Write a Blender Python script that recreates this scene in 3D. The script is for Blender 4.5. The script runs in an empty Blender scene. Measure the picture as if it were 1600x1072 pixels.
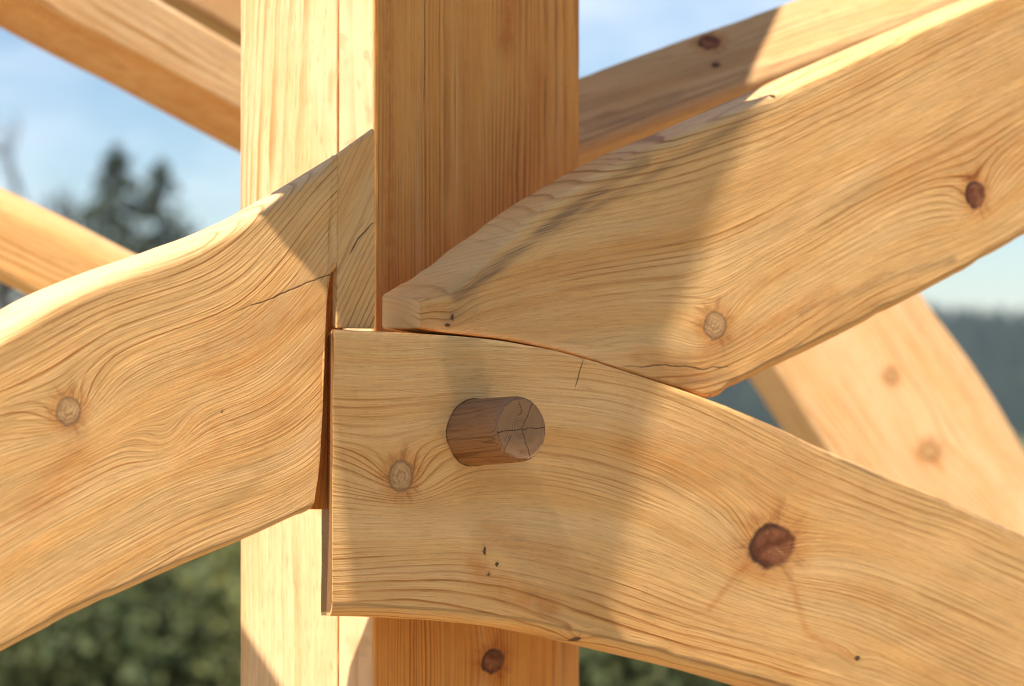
import bpy, math, random
import numpy as np
from mathutils import Vector
random.seed(7)
RNG = np.random.default_rng(7)
scene = bpy.context.scene
COL = scene.collection

# ------------------------------------------------------------------ camera
S, D, ZC = 0.0005, 1.90, 2.40            # metres per photo pixel at the joint, distance, eye height
cam_d = bpy.data.cameras.new('camera')
cam = bpy.data.objects.new('camera', cam_d)
COL.objects.link(cam)
cam.location = (0, -D, ZC)
cam.rotation_euler = (math.radians(90), 0, 0)
cam_d.sensor_width = 36
cam_d.lens = 36 * D / (1600 * S)
cam_d.clip_start, cam_d.clip_end = 0.05, 6000
cam_d.dof.use_dof = True
cam_d.dof.focus_distance = D + 0.06
cam_d.dof.aperture_fstop = 5.2
scene.camera = cam

# ------------------------------------------------------------------ light
SUN_AZ, SUN_EL = math.radians(-37.0), math.radians(56)     # measured from the camera side, to the left
SUNV = np.array([math.sin(SUN_AZ) * math.cos(SUN_EL), -math.cos(SUN_AZ) * math.cos(SUN_EL), math.sin(SUN_EL)])
world = bpy.data.worlds.new('World')
scene.world = world
world.use_nodes = True
wn, wl = world.node_tree.nodes, world.node_tree.links
wn.clear()
w_out = wn.new('ShaderNodeOutputWorld')
w_bg = wn.new('ShaderNodeBackground')
w_sky = wn.new('ShaderNodeTexSky')
w_sky.sky_type = 'NISHITA'
w_sky.sun_disc = False
w_sky.sun_elevation = SUN_EL
w_sky.sun_rotation = math.atan2(SUNV[0], SUNV[1])
w_sky.air_density, w_sky.dust_density, w_sky.ozone_density = 1.0, 0.1, 2.5
w_bg.inputs['Strength'].default_value = 0.070
# thin drifting clouds, everywhere on the dome
tc = wn.new('ShaderNodeTexCoord')
mp = wn.new('ShaderNodeMapping')
mp.inputs['Scale'].default_value = (3.2, 3.2, 9.0)
mp.inputs['Location'].default_value = (0.35, 0.1, 0.62)
nz = wn.new('ShaderNodeTexNoise')
nz.inputs['Scale'].default_value = 1.6
nz.inputs['Detail'].default_value = 5
nz.inputs['Roughness'].default_value = 0.55
rp = wn.new('ShaderNodeValToRGB')
rp.color_ramp.elements[0].position = 0.42
rp.color_ramp.elements[0].color = (0.0, 0.0, 0.0, 1)
rp.color_ramp.elements[1].position = 0.74
rp.color_ramp.elements[1].color = (0.85, 0.85, 0.85, 1)
mx = wn.new('ShaderNodeMix')
mx.data_type = 'RGBA'
mx.inputs[7].default_value = (9.6, 10.2, 11.0, 1)
wl.new(tc.outputs['Generated'], mp.inputs['Vector'])
wl.new(mp.outputs[0], nz.inputs['Vector'])
wl.new(nz.outputs['Fac'], rp.inputs[0])
wl.new(rp.outputs[0], mx.inputs[0])
tn = wn.new('ShaderNodeMix')
tn.data_type = 'RGBA'
tn.blend_type = 'MULTIPLY'
tn.inputs[0].default_value = 1.0
tn.inputs[7].default_value = (0.80, 0.90, 1.02, 1)
wl.new(w_sky.outputs[0], tn.inputs[6])
wl.new(tn.outputs[2], mx.inputs[6])
wl.new(mx.outputs[2], w_bg.inputs['Color'])
wl.new(w_bg.outputs[0], w_out.inputs[0])

sun_d = bpy.data.lights.new('sun', 'SUN')
sun_d.energy = 5.0
sun_d.angle = math.radians(0.45)
sun_d.color = (1.0, 0.92, 0.80)
sun = bpy.data.objects.new('sun', sun_d)
sun.rotation_euler = Vector(SUNV).to_track_quat('Z', 'Y').to_euler()
sun.location = (-4, -6, 8)
COL.objects.link(sun)

scene.view_settings.view_transform = 'Standard'
scene.view_settings.look = 'None'
scene.view_settings.gamma = 1
scene.view_settings.exposure = 0.80
scene.cycles.use_denoising = True
scene.cycles.filter_width = 1.15
scene.cycles.sample_clamp_indirect = 4.0
scene.cycles.max_bounces = 8
scene.cycles.diffuse_bounces = 4
scene.cycles.use_adaptive_sampling = True
scene.cycles.adaptive_threshold = 0.02
scene.cycles.volume_bounces = 0

# ------------------------------------------------------------------ helpers
def norm(v):
    v = np.asarray(v, float)
    return v / np.linalg.norm(v)


class Plane:
    """A real plane in the place: point o, unit normal n, horizontal axis u, upward axis v."""
    def __init__(self, o, az, tilt=0.0):
        a, t = math.radians(az), math.radians(tilt)
        self.n = np.array([math.sin(a) * math.cos(t), -math.cos(a) * math.cos(t), math.sin(t)])
        self.u = norm(np.cross([0, 0, 1], self.n))
        self.v = np.cross(self.n, self.u)
        self.o = np.asarray(o, float)

    def back(self, d):
        p = Plane.__new__(Plane)
        p.n, p.u, p.v, p.o = self.n, self.u, self.v, self.o - self.n * d
        return p

    def px(self, x, y):
        c = np.array([0, -D, ZC])
        r = np.array([(x - 800) * S / D, 1.0, (536 - y) * S / D])
        k = np.dot(self.o - c, self.n) / np.dot(r, self.n)
        q = c + r * k - self.o
        return np.array([q @ self.u, q @ self.v])

    def world(self, uv):
        return self.o + self.u * uv[0] + self.v * uv[1]


def at(x, y, Y):
    k = S * (D + Y) / D
    return np.array([(x - 800) * k, Y, ZC + (536 - y) * k])


def _hash(ix, iy, iz, seed):
    h = (ix * 374761393 + iy * 668265263 + iz * 2147483647 + seed * 974634777) & 0xFFFFFFFF
    h = ((h ^ (h >> 13)) * 1274126177) & 0xFFFFFFFF
    return ((h ^ (h >> 16)) & 0xFFFF) / 65535.0


def noise(x, y=0.0, z=0.0, seed=0, octaves=1):
    """smooth value noise, -1..1"""
    x, y, z = np.broadcast_arrays(np.asarray(x, float), np.asarray(y, float), np.asarray(z, float))
    tot, amp, s = 0, 1.0, 0
    for o in range(octaves):
        fx, fy, fz = np.floor(x), np.floor(y), np.floor(z)
        ix, iy, iz = fx.astype(np.int64), fy.astype(np.int64), fz.astype(np.int64)
        a, b, c = x - fx, y - fy, z - fz
        a, b, c = [t * t * t * (t * (t * 6 - 15) + 10) for t in (a, b, c)]
        r = 0
        for dx in (0, 1):
            for dy in (0, 1):
                for dz in (0, 1):
                    wgt = (a if dx else 1 - a) * (b if dy else 1 - b) * (c if dz else 1 - c)
                    r = r + wgt * _hash(ix + dx, iy + dy, iz + dz, seed + o * 17)
        tot = tot + amp * (r * 2 - 1)
        s += amp
        amp *= 0.5
        x, y, z = x * 2.03 + 11.3, y * 2.03 + 5.7, z * 2.03 + 3.1
    return tot / s


def pchip(t, p, q):
    """monotone cubic interpolation of rows p at knots t, evaluated at q"""
    t, p = np.asarray(t, float), np.asarray(p, float)
    h = np.diff(t)[:, None]
    d = np.diff(p, axis=0) / h
    m = np.zeros_like(p)
    same = d[:-1] * d[1:] > 0
    w1, w2 = 2 * h[1:] + h[:-1], h[1:] + 2 * h[:-1]
    with np.errstate(divide='ignore', invalid='ignore'):
        hm = (w1 + w2) / (w1 / d[:-1] + w2 / d[1:])
    m[1:-1] = np.where(same, hm, 0)
    m[0], m[-1] = d[0], d[-1]
    i = np.clip(np.searchsorted(t, q, side='right') - 1, 0, len(t) - 2)
    hh = np.diff(t)[i][:, None]
    s = ((q - t[i])[:, None]) / hh
    return ((1 + 2 * s) * (1 - s) ** 2 * p[i] + s * (1 - s) ** 2 * hh * m[i]
            + s * s * (3 - 2 * s) * p[i + 1] + s * s * (s - 1) * hh * m[i + 1])


def sstep(a, b, x):
    t = np.clip((x - a) / (b - a), 0, 1)
    return t * t * (3 - 2 * t)


def polydist(P, line):
    """signed distance of 2-D points to a polyline and the parameter (0..1) along it"""
    best = np.full(len(P), 1e9)
    sd = np.zeros(len(P))
    tt = np.zeros(len(P))
    line = np.asarray(line, float)
    n = len(line) - 1
    for i in range(n):
        a, b = line[i], line[i + 1]
        ab = b - a
        l2 = ab @ ab
        t = np.clip(((P - a) @ ab) / l2, 0, 1)
        d = np.hypot(*(P - (a + t[:, None] * ab)).T)
        cr = ((P - a) @ np.array([-ab[1], ab[0]])) / math.sqrt(l2)
        k = d < best
        best[k] = d[k]
        sd[k] = np.where(cr[k] >= 0, d[k], -d[k])
        tt[k] = (i + t[k]) / n
    return sd, tt


def link(name, mesh, mat=None, parent=None, smooth=True):
    o = bpy.data.objects.new(name, mesh)
    COL.objects.link(o)
    if mat:
        mesh.materials.append(mat)
    if smooth:
        mesh.polygons.foreach_set('use_smooth', [True] * len(mesh.polygons))
    if parent:
        o.parent = parent
    return o


def tag(o, label=None, cat=None, group=None, kind=None):
    if label: o['label'] = label
    if cat: o['category'] = cat
    if group: o['group'] = group
    if kind: o['kind'] = kind
    return o


def empty(name, loc):
    o = bpy.data.objects.new(name, None)
    o.location = loc
    o.empty_display_size = 0.05
    COL.objects.link(o)
    return o


def mesh_np(name, V, F, attrs=None):
    me = bpy.data.meshes.new(name)
    me.from_pydata([tuple(v) for v in V], [], [tuple(int(i) for i in f) for f in F])
    for k, a in (attrs or {}).items():
        a = np.asarray(a, np.float32)
        if a.ndim == 1:
            me.attributes.new(k, 'FLOAT', 'POINT').data.foreach_set('value', a)
        else:
            me.attributes.new(k, 'FLOAT_VECTOR', 'POINT').data.foreach_set('vector', a.ravel())
    me.update()
    return me


# ------------------------------------------------------------------ node helper
class NT:
    def __init__(self, mat):
        self.t = mat.node_tree
        self.n, self.l = self.t.nodes, self.t.links

    def put(self, sock, v):
        if isinstance(v, bpy.types.NodeSocket):
            self.l.new(v, sock)
        else:
            sock.default_value = v

    def m(self, op, a, b=0.0, c=0.0):
        nd = self.n.new('ShaderNodeMath')
        nd.operation = op
        for i, v in enumerate((a, b, c)):
            self.put(nd.inputs[i], v)
        return nd.outputs[0]

    def ss(self, a, b, x):
        nd = self.n.new('ShaderNodeMapRange')
        nd.interpolation_type = 'SMOOTHSTEP'
        self.put(nd.inputs['Value'], x)
        self.put(nd.inputs['From Min'], a)
        self.put(nd.inputs['From Max'], b)
        return nd.outputs[0]

    def attr(self, name, vec=False):
        nd = self.n.new('ShaderNodeAttribute')
        nd.attribute_name = name
        return nd.outputs['Vector' if vec else 'Fac']

    def sep(self, v):
        nd = self.n.new('ShaderNodeSeparateXYZ')
        self.l.new(v, nd.inputs[0])
        return nd.outputs

    def xyz(self, x, y, z=0.0):
        nd = self.n.new('ShaderNodeCombineXYZ')
        for i, v in enumerate((x, y, z)):
            self.put(nd.inputs[i], v)
        return nd.outputs[0]

    def noise(self, vec, scale=1.0, detail=2.0, rough=0.5, dist=0.0):
        nd = self.n.new('ShaderNodeTexNoise')
        self.l.new(vec, nd.inputs['Vector'])
        nd.inputs['Scale'].default_value = scale
        nd.inputs['Detail'].default_value = detail
        nd.inputs['Roughness'].default_value = rough
        nd.inputs['Distortion'].default_value = dist
        return nd.outputs['Fac']

    def mix(self, f, a, b, mode='MIX'):
        nd = self.n.new('ShaderNodeMix')
        nd.data_type = 'RGBA'
        nd.blend_type = mode
        for s, v in ((nd.inputs[0], f), (nd.inputs[6], a), (nd.inputs[7], b)):
            if isinstance(v, tuple):
                v = (*v, 1.0)
            self.put(s, v)
        return nd.outputs[2]


def new_mat(name):
    m = bpy.data.materials.new(name)
    m.use_nodes = True
    m.node_tree.nodes.clear()
    return m, NT(m)


def finish(nt, color, rough=0.6, bump=None, dist=0.001, spec=0.3, bstr=1.0):
    out = nt.n.new('ShaderNodeOutputMaterial')
    b = nt.n.new('ShaderNodeBsdfPrincipled')
    nt.put(b.inputs['Base Color'], color if not isinstance(color, tuple) else (*color, 1))
    nt.put(b.inputs['Roughness'], rough)
    b.inputs['Specular IOR Level'].default_value = spec
    if bump is not None:
        bp = nt.n.new('ShaderNodeBump')
        bp.inputs['Distance'].default_value = dist
        bp.inputs['Strength'].default_value = bstr
        nt.l.new(bump, bp.inputs['Height'])
        nt.l.new(bp.outputs[0], b.inputs['Normal'])
    nt.l.new(b.outputs[0], out.inputs[0])
    return b


def wood(name, early, late, amber, grey=(0.30, 0.235, 0.16), contrast=1.0, pore=1.0, bump=1.0, rough=0.58, lo=0.42, endpale=0.75):
    """planed conifer timber: growth rings, fibres, knots, checks and weathering from mesh attributes"""
    mat, t = new_mat(name)
    g = t.sep(t.attr('grain', True))
    u, v, eg = g[0], g[1], g[2]
    ring = t.attr('ring')
    kv = t.sep(t.attr('knot', True))
    kx, ky, ks = kv[0], kv[1], kv[2]
    crack, gr, am = t.attr('crack'), t.attr('grey'), t.attr('amber')
    side = t.m('MAXIMUM', t.m('SUBTRACT', 1.0, eg), 0.0)                     # 0 on end grain
    n_wob = t.noise(t.xyz(t.m('MULTIPLY', u, 22.0), t.m('MULTIPLY', v, 60.0), ring), 1.0, 1.0, 0.5)
    r2 = t.m('ADD', ring, t.m('MULTIPLY', t.m('SUBTRACT', n_wob, 0.5), 0.32))
    fr = t.m('FRACT', r2)
    line = t.m('MULTIPLY', t.ss(lo, 0.92, fr), t.m('SUBTRACT', 1.0, t.ss(0.92, 1.0, fr)))
    line = t.m('POWER', line, 1.35)
    wn_ = t.n.new('ShaderNodeTexWhiteNoise')
    wn_.noise_dimensions = '1D'
    t.l.new(t.m('FLOOR', r2), wn_.inputs['W'])
    ringrand = t.m('MULTIPLY_ADD', wn_.outputs[0], 0.75, 0.40)
    fade = t.noise(t.xyz(t.m('MULTIPLY', u, 6.0), t.m('MULTIPLY', v, 18.0), 3.3), 1.0, 2.0, 0.6)
    fade = t.m('MULTIPLY_ADD', t.ss(0.34, 0.66, fade), 0.98, 0.10)
    band = t.noise(t.xyz(t.m('MULTIPLY', ring, 0.22), t.m('MULTIPLY', u, 2.0), 1.0), 1.0, 2.0, 0.6)
    line = t.m('MULTIPLY', t.m('MULTIPLY', line, ringrand), fade)
    # fibres
    fib = t.noise(t.xyz(t.m('MULTIPLY', u, 14.0), t.m('MULTIPLY', v, 900.0), 1.7), 1.0, 2.0, 0.65)
    fib2 = t.noise(t.xyz(t.m('MULTIPLY', u, 55.0), t.m('MULTIPLY', v, 1500.0), 9.1), 1.0, 1.0, 0.5)
    dash = t.m('MULTIPLY', t.ss(0.60, 0.74, fib2), side)
    tone = t.noise(t.xyz(t.m('MULTIPLY', u, 5.0), t.m('MULTIPLY', v, 22.0), 5.0), 1.0, 3.0, 0.6)
    blot = t.noise(t.xyz(t.m('MULTIPLY', u, 60.0), t.m('MULTIPLY', v, 90.0), 7.0), 1.0, 2.0, 0.65)
    col = t.mix(t.m('MULTIPLY', line, contrast), early, late)
    col = t.mix(t.m('MULTIPLY', t.ss(0.42, 0.75, tone), 0.55), col, t.mix(1.0, col, (0.90, 0.74, 0.52), 'MULTIPLY'))
    col = t.mix(t.m('MULTIPLY', t.m('MULTIPLY', t.ss(0.46, 0.72, band), side), 0.42), col, t.mix(1.0, col, (0.93, 0.76, 0.50), 'MULTIPLY'))
    col = t.mix(t.m('MULTIPLY', t.m('MULTIPLY', side, t.m('SUBTRACT', 1.0, t.ss(0.28, 0.45, band))), 0.35), col, (0.82, 0.52, 0.25))
    amf = t.m('MULTIPLY', t.m('MAXIMUM', am, 0.0), t.m('MULTIPLY_ADD', t.ss(0.3, 0.7, blot), 0.6, 0.4))
    col = t.mix(t.m('MINIMUM', amf, 0.9), col, t.mix(0.65, amber, t.mix(1.0, col, amber, 'MULTIPLY')))
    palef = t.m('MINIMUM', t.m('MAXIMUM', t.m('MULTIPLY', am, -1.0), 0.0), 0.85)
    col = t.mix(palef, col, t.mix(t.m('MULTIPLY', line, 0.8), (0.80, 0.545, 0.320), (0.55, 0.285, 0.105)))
    col = t.mix(t.m('MULTIPLY', eg, endpale), col, t.mix(t.m('MULTIPLY', line, 0.95), (0.82, 0.55, 0.24), (0.40, 0.20, 0.065)))
    fv = t.m('MULTIPLY_ADD', t.m('SUBTRACT', fib, 0.5), t.m('MULTIPLY', side, 0.55), 1.0)
    bv = t.m('MULTIPLY_ADD', t.m('SUBTRACT', blot, 0.5), 0.14, 1.0)
    vv = t.m('MULTIPLY', fv, bv)
    col = t.mix(1.0, col, t.xyz(vv, vv, vv), 'MULTIPLY')
    col = t.mix(t.m('MULTIPLY', dash, 0.34 * pore), col, t.mix(1.0, col, (0.52, 0.40, 0.30), 'MULTIPLY'))
    gfac = t.m('MULTIPLY', gr, t.m('MULTIPLY_ADD', t.ss(0.34, 0.62, fib), 0.75, 0.25))
    col = t.mix(t.m('MINIMUM', gfac, 0.92), col, t.mix(0.6, grey, t.mix(1.0, col, grey, 'MULTIPLY')))
    col = t.mix(t.ss(1.4, 1.9, eg), col, t.mix(1.0, col, (0.36, 0.25, 0.18), 'MULTIPLY'))  # shade painted as a darker tone on a cut end
    # knots: kx, ky in units of the knot radius, ks its kind (0 pale, 1 dark red, 2 speck)
    kn = t.noise(t.xyz(kx, ky, t.m('MULTIPLY', u, 1.3)), 1.25, 3.0, 0.6)
    kd = t.attr('kdist')
    kdw = t.m('ADD', kd, t.m('MULTIPLY', t.m('SUBTRACT', kn, 0.5), 0.52))
    ang = t.m('ARCTAN2', ky, kx)
    # resin and torn grain outside the knot
    tear = t.noise(t.xyz(t.m('MULTIPLY', t.m('SINE', ang), 3.4), t.m('MULTIPLY', t.m('COSINE', ang), 3.4), t.m('MULTIPLY', kd, 0.65)), 1.0, 4.0, 0.7)
    halo = t.m('MULTIPLY', t.m('SUBTRACT', 1.0, t.ss(1.0, 2.6, kd)), t.ss(0.47, 0.68, tear))
    halo = t.m('MULTIPLY', halo, t.ss(0.75, 1.1, kd))
    col = t.mix(t.m('MULTIPLY', halo, 0.5), col, t.mix(1.0, col, (0.42, 0.26, 0.15), 'MULTIPLY'))
    warmth = t.m('MULTIPLY', t.m('SUBTRACT', 1.0, t.ss(0.9, 2.0, kdw)), t.m('SUBTRACT', 1.0, t.ss(1.4, 1.6, ks)))
    col = t.mix(t.m('MULTIPLY', warmth, 0.55), col, t.mix(1.0, col, (0.78, 0.52, 0.30), 'MULTIPLY'))
    inside = t.m('SUBTRACT', 1.0, t.ss(0.80, 1.06, kdw))
    krings = t.m('MULTIPLY_ADD', t.m('SINE', t.m('MULTIPLY', kdw, 23.0)), 0.5, 0.5)
    pale_k = t.mix(t.m('MULTIPLY', krings, t.ss(0.25, 0.7, kn)), (0.60, 0.345, 0.150), (0.40, 0.205, 0.080))
    pale_k = t.mix(t.m('MULTIPLY', t.ss(0.60, 0.88, kdw), 0.75), pale_k, (0.19, 0.088, 0.034))
    star = t.m('ABSOLUTE', t.m('SINE', t.m('MULTIPLY_ADD', ang, 2.5, t.m('MULTIPLY', kn, 3.0))))
    star = t.m('MULTIPLY', t.m('SUBTRACT', 1.0, t.ss(0.05, 0.30, star)), t.m('SUBTRACT', 1.0, t.ss(0.35, 0.8, kd)))
    red_k = t.mix(t.ss(0.35, 0.65, kn), (0.145, 0.038, 0.013), (0.30, 0.105, 0.040))
    red_k = t.mix(t.m('MULTIPLY', t.ss(0.55, 0.9, kdw), t.m('SUBTRACT', 1.0, t.ss(-0.4, 0.9, t.m('ADD', kx, t.m('MULTIPLY', ky, -0.4))))), red_k, (0.05, 0.018, 0.010))
    red_k = t.mix(t.ss(0.9, 1.0, kdw), red_k, (0.30, 0.13, 0.05))
    red_k = t.mix(t.m('MULTIPLY', t.m('MULTIPLY', star, t.ss(0.45, 0.6, kn)), 0.6), red_k, (0.50, 0.27, 0.14))
    pale_k = t.mix(t.m('MULTIPLY', star, 0.35), pale_k, (0.06, 0.03, 0.015))
    kcol = t.mix(t.ss(0.4, 0.6, ks), pale_k, red_k)
    kcol = t.mix(t.ss(1.4, 1.6, ks), kcol, (0.13, 0.062, 0.026))
    col = t.mix(inside, col, kcol)
    # checks
    cw = t.noise(t.xyz(t.m('MULTIPLY', u, 70.0), 0.0, 2.0), 1.0, 2.0, 0.5)
    ck = t.m('SUBTRACT', 1.0, t.ss(0.0, t.m('MULTIPLY_ADD', cw, 0.0016, 0.00002), t.m('ABSOLUTE', crack)))
    col = t.mix(t.m('MULTIPLY', ck, 0.9), col, (0.055, 0.026, 0.012))
    h = t.m('MULTIPLY', line, 0.35)
    h = t.m('ADD', h, t.m('MULTIPLY', t.m('MULTIPLY', fib, side), 1.5))
    h = t.m('SUBTRACT', h, t.m('MULTIPLY', dash, 0.35))
    h = t.m('SUBTRACT', h, t.m('MULTIPLY', ck, 1.5))
    h = t.m('ADD', h, t.m('MULTIPLY', blot, 0.5))
    h = t.m('ADD', h, t.m('MULTIPLY', t.m('MULTIPLY', inside, kn), 0.8))
    rg = t.m('MULTIPLY_ADD', fib, 0.14, rough - 0.07)
    finish(t, col, rg, h, 0.00055 * bump, 0.28, 1.0)
    return mat


# ------------------------------------------------------------------ timber builder
def timber(name, plane, st, thick, mat, axis, sp=0.0042, pith=(-0.10, 0.07), seed=0, step=0.003, nfront=None,
           bev=((0.006, 0.006), (0.006, 0.006)), wane=0.0, knots=(), cracks=(), greys=(), ambers=(), warp=0.010,
           bend=None, hew=0.0010, uvin=False, skew=0.0, ends=(True, True), parent=None, base_amber=0.0, nside=14, around=None,
           warpf=(2.2, 7.0), tbev=None, tthick=None, topale=0.0, botshade=0.0, endgrain=1.0, bbev=None, endshade=0.0, tback=None, holes=()):
    """One solid sawn timber. st: stations (bottom x, bottom y, top x, top y) of its front face, traced on its own plane;
    the timber is thick metres deep behind that face."""
    q = (lambda x, y: np.array([x, y])) if uvin else plane.px
    B = np.array([q(s[0], s[1]) for s in st])
    T = np.array([q(s[2], s[3]) for s in st])
    mid = (B + T) / 2
    tk = np.r_[0, np.cumsum(np.maximum(np.hypot(*np.diff(B, axis=0).T), np.hypot(*np.diff(T, axis=0).T)))]
    nL = int(tk[-1] / step) + 2
    ts = np.linspace(0, tk[-1], nL)
    ts = np.unique(np.r_[ts, tk])
    b, tp = pchip(tk, B, ts), pchip(tk, T, ts)
    # slightly softened ends
    e0, e1 = 0.0022, 0.0022
    nL = len(ts)
    W = np.hypot(*(tp - b).T)
    e = (tp - b) / W[:, None]
    if nfront is None:
        nfront = max(6, int(W.max() / step))
    (bt, ct), (bb, cb) = bev
    wn1 = 1 + wane * noise(ts * 7, 0.3, seed=seed + 3, octaves=3)
    wn2 = 1 + wane * noise(ts * 6, 5.3, seed=seed + 4, octaves=3)
    TH = np.full(nL, thick) if tthick is None else thick * np.interp(ts, tk, tthick)
    prof = []          # (q as fraction and offset, depth)
    rr = 0.0022
    for i in range(nfront + 1):
        prof.append(('f', i / nfront))
    for i in range(1, 7):
        prof.append(('tb', i / 7))
    for i in range(nside + 1):
        prof.append(('t', i / nside))
    for i in range(0, 7):
        prof.append(('k', i / 6))
    for i in range(nside + 1):
        prof.append(('b', i / nside))
    for i in range(1, 7):
        prof.append(('bb', i / 7))
    nP = len(prof)
    Q = np.zeros((nL, nP))
    Wd = np.zeros((nL, nP))
    a_bt, a_ct = bt * wn1, ct * wn1
    if tbev is not None:
        fb = np.interp(np.arange(nL) / (nL - 1), *tbev)
        a_bt, a_ct = a_bt * fb, a_ct * fb
    a_bb, a_cb = bb * wn2, cb * wn2
    if bbev is not None:
        fb = np.interp(ts, tk, bbev)
        a_bb, a_cb = a_bb * fb, a_cb * fb
    lim = W * 0.45
    a_bt, a_bb = np.minimum(a_bt, lim), np.minimum(a_bb, lim)
    a_ct, a_cb = np.minimum(a_ct, TH * .6), np.minimum(a_cb, TH * .6)
    tbk = np.zeros(nL) if tback is None else np.interp(ts, tk, tback) * S
    for j, (k, f) in enumerate(prof):
        if k == 'f':
            Q[:, j] = a_bb + (W - a_bt - a_bb) * f
        elif k == 'tb':
            th = f * math.pi / 2
            Q[:, j] = W - a_bt + a_bt * math.sin(th)
            Wd[:, j] = a_ct * (1 - math.cos(th))
        elif k == 't':
            Q[:, j] = W + tbk * f
            Wd[:, j] = a_ct + (TH - rr - a_ct) * f
        elif k == 'k':
            Q[:, j] = W + tbk - rr - (W + tbk - 2 * rr) * f
            Wd[:, j] = TH
        elif k == 'b':
            Q[:, j] = 0
            Wd[:, j] = TH - rr - (TH - rr - a_cb) * f
        else:
            th = f * math.pi / 2
            Q[:, j] = a_bb - a_bb * math.cos(th)
            Q[:, j] = a_bb * (1 - math.sin(th))
            Q[:, j] = a_bb * (1 - math.cos(math.pi / 2 - th)) if False else a_bb * (1 - math.cos(th))
            Wd[:, j] = a_cb * (1 - math.sin(th))
    UV = b[:, None, :] + e[:, None, :] * Q[:, :, None]
    # ends: pull the outermost loop in a little
    ax2 = np.array([math.cos(math.radians(axis)), math.sin(math.radians(axis))])
    if skew:
        dist0 = np.clip((ts[:, None]) / 0.10, 0, 1)
        UV = UV + (Wd * skew * (1 - dist0))[:, :, None] * ax2[None, None, :]
    pos = plane.o + UV[..., :1] * plane.u + UV[..., 1:] * plane.v - Wd[..., None] * plane.n
    # hewn unevenness along the surface normal
    dj = np.roll(pos, -1, 1) - np.roll(pos, 1, 1)
    di = np.gradient(pos, axis=0)
    nn = np.cross(di, dj)
    nn /= np.maximum(np.linalg.norm(nn, axis=2, keepdims=True), 1e-12)
    cen = pos.mean(1, keepdims=True)
    if np.mean(np.sum(nn * (pos - cen), 2)) < 0:
        nn = -nn
    A3 = UV @ ax2
    hz = noise(A3 * 9, UV @ np.array([-ax2[1], ax2[0]]) * 22, Wd * 22, seed=seed, octaves=3)
    isb = np.array([1.0 if k in ('tb', 'bb') else 0.0 for k, f in prof])
    chip = noise(A3 * 55, Wd * 40, 2.0, seed=seed + 7, octaves=2)
    pos = pos + nn * (hz * hew - isb[None, :] * hew * 0.9 * np.clip(chip - 0.05, 0, 1))[..., None]
    V = [pos.reshape(-1, 3)]
    loc = [np.c_[UV.reshape(-1, 2), Wd.reshape(-1)]]
    s_arc = np.cumsum(np.r_[0, np.hypot(np.diff(Q[nL // 2]), np.diff(Wd[nL // 2]))])
    arc = [np.tile(s_arc, nL)]
    egr = [np.zeros(nL * nP)]
    i, j = np.meshgrid(np.arange(nL - 1), np.arange(nP), indexing='ij')
    j2 = (j + 1) % nP
    F = [np.stack([i * nP + j, (i + 1) * nP + j, (i + 1) * nP + j2, i * nP + j2], -1).reshape(-1, 4)]
    off = nL * nP
    K = 9
    for end, row in ((0, 0), (1, nL - 1)):
        if not ends[end]:
            continue
        c3 = pos[row].mean(0)
        cl = np.c_[UV[row], Wd[row]].mean(0)
        outd = (pos[row].mean(0) - pos[1 if row == 0 else nL - 2].mean(0))
        outd = outd / np.linalg.norm(outd)
        for k in range(K + 1):
            f = 0.0 if k == 0 else (0.03 + 0.97 * (k - 1) / (K - 1))
            bulge = 0.0 if k == 0 else 0.0005
            V.append(pos[row] * (1 - f) + c3 * f + outd * bulge)
            loc.append(np.c_[UV[row], Wd[row]] * (1 - f) + cl * f)
            arc.append(s_arc)
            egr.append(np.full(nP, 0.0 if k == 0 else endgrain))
        for k in range(K):
            a0 = off + k * nP + np.arange(nP)
            a1 = off + k * nP + (np.arange(nP) + 1) % nP
            qd = np.stack([a0, a1, a1 + nP, a0 + nP], -1)
            F.append(qd if end == 0 else qd[:, ::-1])
        off += (K + 1) * nP
    V = np.concatenate(V)
    loc = np.concatenate(loc)
    arc = np.concatenate(arc)
    eg = np.concatenate(egr)
    F = np.concatenate(F)
    # check orientation
    P2 = loc[:, :2]
    w = loc[:, 2]
    m0 = mid.mean(0)
    a = (P2 - m0) @ ax2
    vv = (P2 - m0) @ np.array([-ax2[1], ax2[0]])
    if bend is not None:
        bx = [((q(*k) - m0) @ ax2, (q(*k) - m0) @ np.array([-ax2[1], ax2[0]])) for k in bend]
        bx.sort()
        bx = np.array(bx)
        ext = np.vstack([[bx[0, 0] - 1, bx[0, 1] + (bx[0, 1] - bx[1, 1]) / (bx[0, 0] - bx[1, 0]) * -1],
                         bx, [bx[-1, 0] + 1, bx[-1, 1] + (bx[-1, 1] - bx[-2, 1]) / (bx[-1, 0] - bx[-2, 0])]])
        vv = vv - pchip(ext[:, 0], ext[:, 1:2], a)[:, 0]
    wf = warp * noise(a * warpf[0], vv * warpf[1], w * 6, seed=seed + 11, octaves=2)
    wf = wf + 0.0016 * noise(a * 9, vv * 26, w * 20, seed=seed + 12, octaves=2)
    kx, ky, ks = np.full(len(V), 30.0), np.full(len(V), 30.0), np.zeros(len(V))
    kbest = np.full(len(V), 1e9)
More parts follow.
